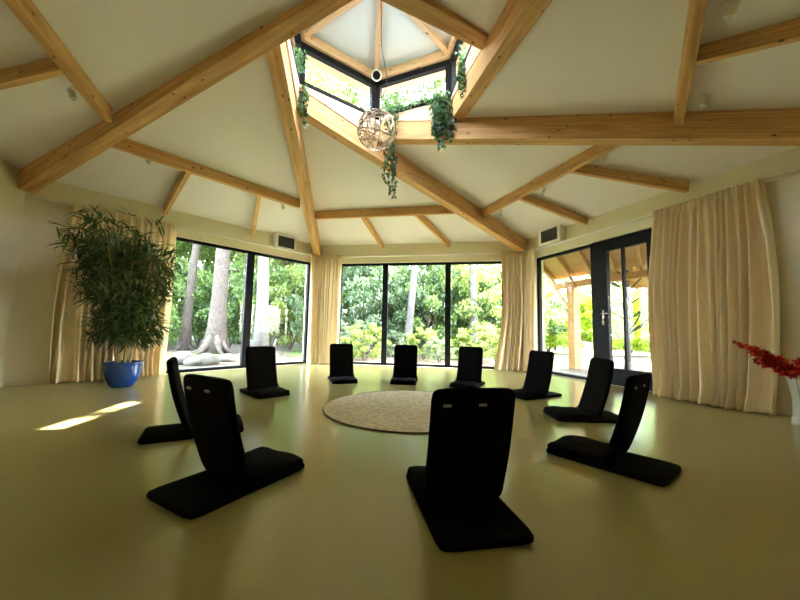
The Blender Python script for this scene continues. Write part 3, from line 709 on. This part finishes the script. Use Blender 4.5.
# paved strip round the building
bm = bmesh.new(); R1, R2 = (A+TH)/math.cos(PI/6), (A+TH+.7)/math.cos(PI/6)
for i in range(6):
    a1, a2 = [math.radians(30+60*(i+q)) for q in (0, 1)]
    prism(bm, [Vector((math.sin(a1)*R1, math.cos(a1)*R1, GZ)), Vector((math.sin(a2)*R1, math.cos(a2)*R1, GZ)), Vector((math.sin(a2)*R2, math.cos(a2)*R2, GZ)), Vector((math.sin(a1)*R2, math.cos(a1)*R2, GZ))], 0, vec=Vector((0, 0, .04)))
tag(obj('gravel_strip', bm, mat('gravel', (.13, .125, .115), .95, var=.5, vscale=60, bump=1, bscale=90)), 'grey gravel strip running along the foot of the outer walls', 'gravel', kind='stuff')
BARK = mat('bark', (.058, .046, .038), .95, var=.95, vscale=13, bump=1, bscale=9)
BARKD = mat('dark_bark', (.07, .055, .04), .95, var=.5, vscale=6, bump=1, bscale=14)
BIRCH = mat('birch_bark', (.08, .074, .066), .85, var=.7, vscale=7, bump=.4, bscale=12)
def crown_mesh(seed, n_clump, per, rx, rz, size, low=0.0):
    r_ = random.Random(seed); V = []; Fc = []
    for c in range(n_clump):
        d = rdir(r_); rad = r_.uniform(.45, 1)**.6; cc = Vector((d.x*rx*rad, d.y*rx*rad, d.z*rz*rad)); cr_ = r_.uniform(.28, .55)*min(rx, rz)*.55
        for g in range(per):
            q = rdir(r_)*cr_*r_.uniform(.3, 1)**.5; q.z *= .6
            add_leaf(V, Fc, cc+q, rdir(r_)+Vector((0, 0, -.3)), rdir(r_), size*r_.uniform(.7, 1.4), size*r_.uniform(.5, .8), 0)
    return V, Fc
LEAFS = {'lantern': leafmat('leaf_high', (.05, .085, .02), (.09, .16, .03), .5, .5), 'mid': leafmat('leaf_mid', (.10, .16, .05), (.22, .33, .09), .5, .5), 'yellow': leafmat('leaf_yellow', (.14, .19, .045), (.28, .36, .09), .5, .45),
         'dark': leafmat('leaf_dark', (.06, .10, .045), (.12, .20, .07), .35, .4), 'pale': leafmat('leaf_pale', (.14, .19, .11), (.24, .31, .17), .45, .4), 'lime': leafmat('leaf_lime', (.27, .38, .025), (.46, .62, .03), .5, .25)}
CM = {}
def crown_data(key, mk):
    if (key, mk) not in CM:
        sd, nc, per, rx, rz, size = {'big': (1, 115, 150, 3.2, 3.2, .125), 'tall': (2, 100, 150, 2.0, 3.8, .115), 'bush': (3, 48, 150, 1.0, .8, .062), 'young': (4, 60, 100, 1.5, 2.2, .12)}[key]
        V, Fc = crown_mesh(sd, nc, per, rx, rz, size); me = bpy.data.meshes.new('crown'); me.from_pydata(V, [], Fc); me.materials.append(LEAFS[mk]); CM[(key, mk)] = me
    return CM[(key, mk)]
def tree(x, y, h, rad, ck, mk, label, cz=None, cs=1.0, bark=BARK, lean=(0, 0), flare=1.6, cat='tree', group=None, roots=0, bare=0, name='garden_tree'):
    e = empty(name, (x, y, GZ)); tag(e, label, cat, group); r_ = random.Random(int(x*71+y*37)); bm = bmesh.new()
    N = 12; pts = []; rr = []
    for k in range(N+1):
        t = k/N; pts.append(Vector((lean[0]*t+.12*rad*3*math.sin(t*5+x), lean[1]*t+.12*rad*3*math.cos(t*4+y), t*h*.9-.1))); rr.append(rad*(1-.65*t)*(1+(flare-1)*max(0, 1-t*9)))
    tube(bm, pts, rr, 14)
    for q in range(roots):
        a = q*2*PI/roots+r_.uniform(-.3, .3); d = Vector((math.cos(a), math.sin(a), 0)); L = rad*r_.uniform(2.2, 3.6)
        tube(bm, [d*rad*.5+Vector((0, 0, rad*2.2)), d*rad*1.1+Vector((0, 0, rad*.9)), d*rad*1.7+Vector((0, 0, rad*.28)), d*L+Vector((0, 0, -.05))], [rad*.45, rad*.38, rad*.22, rad*.06], 8)
    for q in range(7+bare):
        k = r_.randint(N//2 if not bare else N//4, N-1); a = r_.uniform(0, 2*PI); L = r_.uniform(.2, .35)*h; d = Vector((math.cos(a), math.sin(a), .7)).normalized()
        tube(bm, [pts[k], pts[k]+d*L*.5, pts[k]+d*L+Vector((0, 0, .1*L))], [rr[k]*.45, rr[k]*.3, rr[k]*.1], 6)
    obj('trunk', bm, bark, e, True)
    if ck:
        c = bpy.data.objects.new('crown', crown_data(ck, mk)); COL.objects.link(c); c.parent = e
        c.location = (lean[0]*.8, lean[1]*.8, cz if cz else h*.72); c.scale = (cs, cs, cs*(1.0)); c.rotation_euler = (0, 0, r_.uniform(0, 6.28))
    return e
def bush(x, y, s, mk, label, ck='bush', sz=1.0, group=None):
    e = empty('garden_shrub', (x, y, GZ)); tag(e, label, 'shrub', group); r_ = random.Random(int(x*91+y*17)); bm = bmesh.new()
    for q in range(6):
        a = r_.uniform(0, 6.28); tube(bm, [(0, 0, -.05), (math.cos(a)*.2*s, math.sin(a)*.2*s, .4*s*sz), (math.cos(a)*.5*s, math.sin(a)*.5*s, 1.0*s*sz)], [.02*s, .014*s, .006*s], 5)
    obj('stem', bm, BARKD, e)
    c = bpy.data.objects.new('foliage', crown_data(ck, mk)); COL.objects.link(c); c.parent = e; c.location = (0, 0, .75*s*sz); c.scale = (s, s, s*sz); c.rotation_euler = (0, 0, r_.uniform(0, 6.28))
def at(px, dist):   # a place in the garden: azimuth of a picture column, distance from the camera
    az = YAW+math.atan((px-400)/F_PX); return CAM.x+math.sin(az)*dist, CAM.y+math.cos(az)*dist
# left window trees
x, y = at(217, 12.6); tree(x, y, 13, .26, 'big', 'mid', 'broad flaring tree trunk with roots, seen in the middle of the left window', cz=9.5, cs=1.1, bark=BARK, flare=1.6, roots=8)
x, y = at(187, 15.5); tree(x, y, 12, .17, 'tall', 'mid', 'slimmer leaning tree at the left end of the left window', cz=8.5, lean=(.9, 0), roots=5)
x, y = at(259, 11.2); tree(x, y, 12, .20, 'big', 'yellow', 'pale smooth tree trunk just right of the left window mullion', cz=9.0, cs=.9, bark=BIRCH, flare=1.3)
BT = [(150, 22, 'big', 'mid', 1.2), (172, 27, 'tall', 'pale', 1.5), (205, 24, 'big', 'mid', 1.2), (238, 21, 'tall', 'mid', 1.3), (255, 26, 'big', 'yellow', 1.3), (285, 18, 'big', 'yellow', 1.0), (300, 24, 'tall', 'mid', 1.4), (325, 20, 'big', 'pale', 1.1),
 (350, 17, 'big', 'mid', 1.0), (372, 22, 'tall', 'pale', 1.4), (395, 19, 'big', 'mid', 1.1), (428, 22, 'big', 'yellow', 1.2), (452, 18, 'tall', 'yellow', 1.2), (485, 21, 'big', 'yellow', 1.1), (515, 25, 'big', 'mid', 1.2), (545, 27, 'tall', 'pale', 1.3), (575, 29, 'big', 'pale', 1.1), (120, 24, 'big', 'mid', 1.3), (90, 20, 'big', 'mid', 1.2)]
TL = ['leafy green tree at the far left beyond the bamboo curtain', 'pale tall tree behind the leaning trunk', 'dense tree filling the gap right of the leaning trunk', 'tall green tree behind the left window mullion', 'yellow-green tree behind the pale smooth trunk', 'sunny yellow tree in the right pane of the left window', 'tall tree at the right end of the left window', 'pale tree behind the far left corner curtain',
 'green tree in the left pane of the far window', 'tall pale tree behind the first far window mullion', 'dark green tree behind the centre pane', 'yellow-green tree right of the centre pane', 'tall yellow tree behind the second far window mullion', 'bright yellow-green tree in the right pane of the far window', 'green tree behind the far right corner curtain', 'tall pale tree left of the porch post', 'pale distant tree behind the porch post', 'leafy tree hidden mostly by the left curtain', 'broad tree beyond the left wall']
for (px, dd, ck, mk, cs), lb in zip(BT, TL):
    x, y = at(px, dd); hh = 11*cs; tree(x, y, hh, .22, ck, mk, lb, cz=hh*.62, cs=cs*1.15, bark=BARKD, group='background trees')
for px, dd, lb in ((392, 13.5, 'tall tree seen through the left part of the lantern glass'), (436, 14.5, 'tall tree seen through the right part of the lantern glass')):
    x, y = at(px, dd); tree(x, y, 13.5, .2, 'big', 'lantern', lb, cz=11.2, cs=.95, bark=BARKD)
# understorey that closes the view under the crowns
US = [(120, 15, 1.9, 'mid'), (150, 17, 2.0, 'mid'), (165, 19, 2.0, 'mid'), (183, 21, 2.3, 'mid'), (200, 18, 2.0, 'mid'), (232, 17, 2.0, 'mid'), (247, 16, 1.6, 'dark'), (272, 15, 1.9, 'mid'), (292, 14, 1.7, 'yellow'), (306, 16, 2.0, 'mid'),
 (322, 14, 1.8, 'mid'), (341, 12.5, 1.8, 'dark'), (357, 13.5, 2.0, 'dark'), (375, 13, 1.7, 'pale'), (392, 12.8, 1.5, 'dark'), (421, 13.5, 2.1, 'dark'), (437, 12.5, 1.6, 'mid'), (455, 13.5, 1.9, 'dark'), (480, 12.8, 1.8, 'yellow'), (497, 14, 2.1, 'mid'), (520, 15, 2.0, 'mid'), (538, 17, 2.0, 'pale'), (555, 19, 2.2, 'pale')]
UL = ['green shrub under the trees hidden behind the left wall', 'green shrub behind the bamboo plant and its curtain', 'green shrub at the extreme left edge of the left window', 'green shrub directly behind the slim leaning tree', 'green shrub between the slim leaning tree and the broad flaring trunk',
 'green shrub just right of the broad flaring trunk', 'dark green shrub behind the left window mullion', 'green shrub right of the pale smooth trunk, behind the black chair', 'yellow-green shrub towards the right end of the left window', 'green shrub at the right edge of the left window',
 'green shrub behind the far left corner curtain', 'dark green shrub at the left edge of the far window', 'dark green shrub filling the left pane of the far window', 'grey-green shrub beside the first far window mullion', 'dark green shrub left of the curved birch', 'dark green shrub right of the curved birch', 'green shrub just left of the second far window mullion', 'dark green shrub just left of the straight birch',
 'yellow-green shrub just right of the straight birch', 'green shrub at the right edge of the far window', 'green shrub behind the far right corner curtain', 'grey-green shrub at the left edge of the porch window', 'grey-green shrub left of the porch post']
for i, (px, dd, s_, mk) in enumerate(US):
    x, y = at(px, dd)
    bush(x, y, s_, mk, UL[i], sz=1.25, group='understorey shrubs')
# nearer flowering shrubs at the far window
NS = [(350, 10.5, .75, 'pale'), (366, 9.4, .68, 'yellow'), (394, 11, .55, 'pale'), (424, 10.2, .62, 'yellow'), (440, 9.4, .45, 'pale'), (461, 10.4, .5, 'yellow'), (480, 10.5, .75, 'yellow'), (497, 9.5, .62, 'yellow')]
NL = ['low pale shrub at the left edge of the far window', 'low yellow-green shrub in the left far pane', 'low pale shrub by the curved birch', 'low yellow shrub right of the curved birch', 'low pale shrub left of the second far mullion', 'low yellow shrub left of the straight birch', 'low bright shrub right of the straight birch', 'low yellow shrub by the far right corner curtain']
for (px, dd, s_, mk), lb in zip(NS, NL): x, y = at(px, dd); bush(x, y, s_, mk, lb)
x, y = at(408, 11); tree(x, y, 9, .13, 'young', 'pale', 'curved birch trunk in the middle pane of the far window', cz=6.2, bark=BIRCH, lean=(.45, 0), flare=1.3, name='birch_tree')
x, y = at(473, 11.5); tree(x, y, 9, .13, 'young', 'yellow', 'straight birch trunk in the right pane of the far window', cz=6.4, bark=BIRCH, flare=1.2, name='birch_tree')
# boulders before the left window
BL = ['large pale boulder lying before the left end of left window', 'small grey boulder between two larger ones at left window', 'rounded pale boulder in front of the flaring trunk', 'low flat boulder right of the flaring trunk']
for (px, dd, s_), lb in zip([(184, 9.3, .30), (197, 8.9, .20), (208, 9.0, .27), (232, 9.6, .20)], BL):
    x, y = at(px, dd); bm = bmesh.new(); bmesh.ops.create_icosphere(bm, subdivisions=3, radius=s_)
    for v in bm.verts: v.co += v.co.normalized()*noise.noise(v.co*3+Vector((px, 0, 0)))*s_*.35; v.co.z *= .6
    tag(obj('boulder', bm, mat('boulder_stone', (.085, .08, .07), .9, var=.6, vscale=6, bump=.6, bscale=12), smooth=True, loc=(x, y, GZ+s_*.3)), lb, 'boulder')
# ---- right: porch
e = empty('timber_porch', tuple(wp('right', .6, GZ, -TH))); tag(e, 'open timber porch roof with its posts outside the glazed door', 'porch')
inv = Matrix.Translation(-e.location)
def pb(name, P, Q, wd, dp, m=PORCH):
    o = xbeam(name, P, Q, wd, dp, m); mw = o.matrix_world.copy(); o.parent = e; o.matrix_world = mw; return o
e.location = wp('right', .6, GZ, -TH); bpy.context.view_layer.update()
ZA = lambda o_: 2.56-.19*o_
ZC = lambda o_: 2.26-.05*(o_-1.4)
def W(u_, o_, z): return wp('right', u_, z, -o_)
bm = bmesh.new()      # boards of the part along the wall, then of the deep part beyond it
def boards(poly, zf, nbd, o0, o1):
    for k in range(nbd):
        a, b = o0+(o1-o0)*k/nbd, o0+(o1-o0)*(k+.95)/nbd; L, Rr = poly(a), poly((a+b)/2)
        l0, r0_ = poly(a); l1, r1 = poly(b)
        prism(bm, [W(l0, a, zf(a)), W(r0_, a, zf(a)), W(r1, b, zf(b)), W(l1, b, zf(b))], 0, vec=Vector((0, 0, .022)))
boards(lambda o_: (-2.30-.62*o_, 3.0), ZA, 11, TH+.02, 1.95)
boards(lambda o_: (-1.85-.38*(o_-1.5), 3.2), ZC, 20, 1.97, 5.4)
bmesh.ops.translate(bm, verts=bm.verts[:], vec=-Vector(e.location)); obj('roof_boards', bm, PORCH, e)
for k in range(10):
    u_ = -2.3+.56*k
    pb('rafter', W(u_-.62*.3, .3, ZA(.3)), W(u_-.62*1.93, 1.93, ZA(1.93)), .06, .12)
for k in range(9):
    u_ = -1.88+.58*k
    pb('rafter', W(u_-.38*.45, 1.95, ZC(1.95)), W(u_-.38*3.85, 5.35, ZC(5.35)), .07, .13)
pb('eave_beam', W(-3.5, 1.9, 2.07), W(3.0, 1.9, 2.07), .09, .14)
pb('outer_beam', W(-3.25, 5.3, 1.95), W(1.5, 5.3, 1.95), .09, .14)
for u_, o_ in ((-2.92, 1.9), (-.2, 1.9), (2.6, 1.9), (1.2, 5.3)):
    ht_ = 2.03 if o_ < 3 else 1.9
    if u_ == -.2: continue
    bm = bmesh.new(); box(bm, (0, 0, (ht_-GZ)/2), (.2, .2, ht_-GZ)); bevel(bm, .006); o = obj('post', bm, PORCH, e); o.location = W(u_, o_, GZ)-e.location; o.rotation_euler = (0, 0, -math.radians(60))
    for s_ in (-1,):
        if u_+s_*.5 < 1.6 or o_ < 3: pb('brace', W(u_+s_*.05, o_, ht_-.6), W(u_+s_*.55, o_, ht_+.02), .06, .08)
# bare tree, lime hedge, further shrubs on the right
x, y = at(628, 9.0); tree(x, y, 4.2, .07, None, None, 'small sparse-leaved tree with thin branches behind the glazed door', bark=BARKD, bare=16, name='bare_tree')
HL = ['left end', 'second part', 'middle part', 'fourth part', 'right end']
for i, (px, dd) in enumerate([(548, 17), (572, 16.5), (600, 17), (628, 16), (660, 16), (690, 16)]):
    x, y = at(px, dd); bush(x, y, 1.75, 'lime', 'bright lime-green shrub, %s in the row beyond the porch counting from the left' % ['first', 'second', 'third', 'fourth', 'fifth', 'sixth'][i], group='lime shrubs beyond the porch')
RT = [(560, 26, 'big', 'pale', .95), (598, 30, 'tall', 'pale', 1.0), (625, 33, 'big', 'mid', 1.0), (655, 32, 'big', 'pale', .9), (690, 34, 'big', 'mid', 1.0), (730, 34, 'big', 'mid', 1.0)]
RL = ['grey-green tree seen left of the porch post', 'tall pale tree behind the door frame', 'distant green tree behind the bare tree', 'distant pale tree at the right of the door glass', 'distant tree hidden by the large right curtain', 'farthest tree beyond the porch']
for (px, dd, ck, mk, cs), lb in zip(RT, RL): x, y = at(px, dd); tree(x, y, 8*cs, .2, ck, mk, lb, cz=4.6*cs, cs=cs, bark=BARKD)
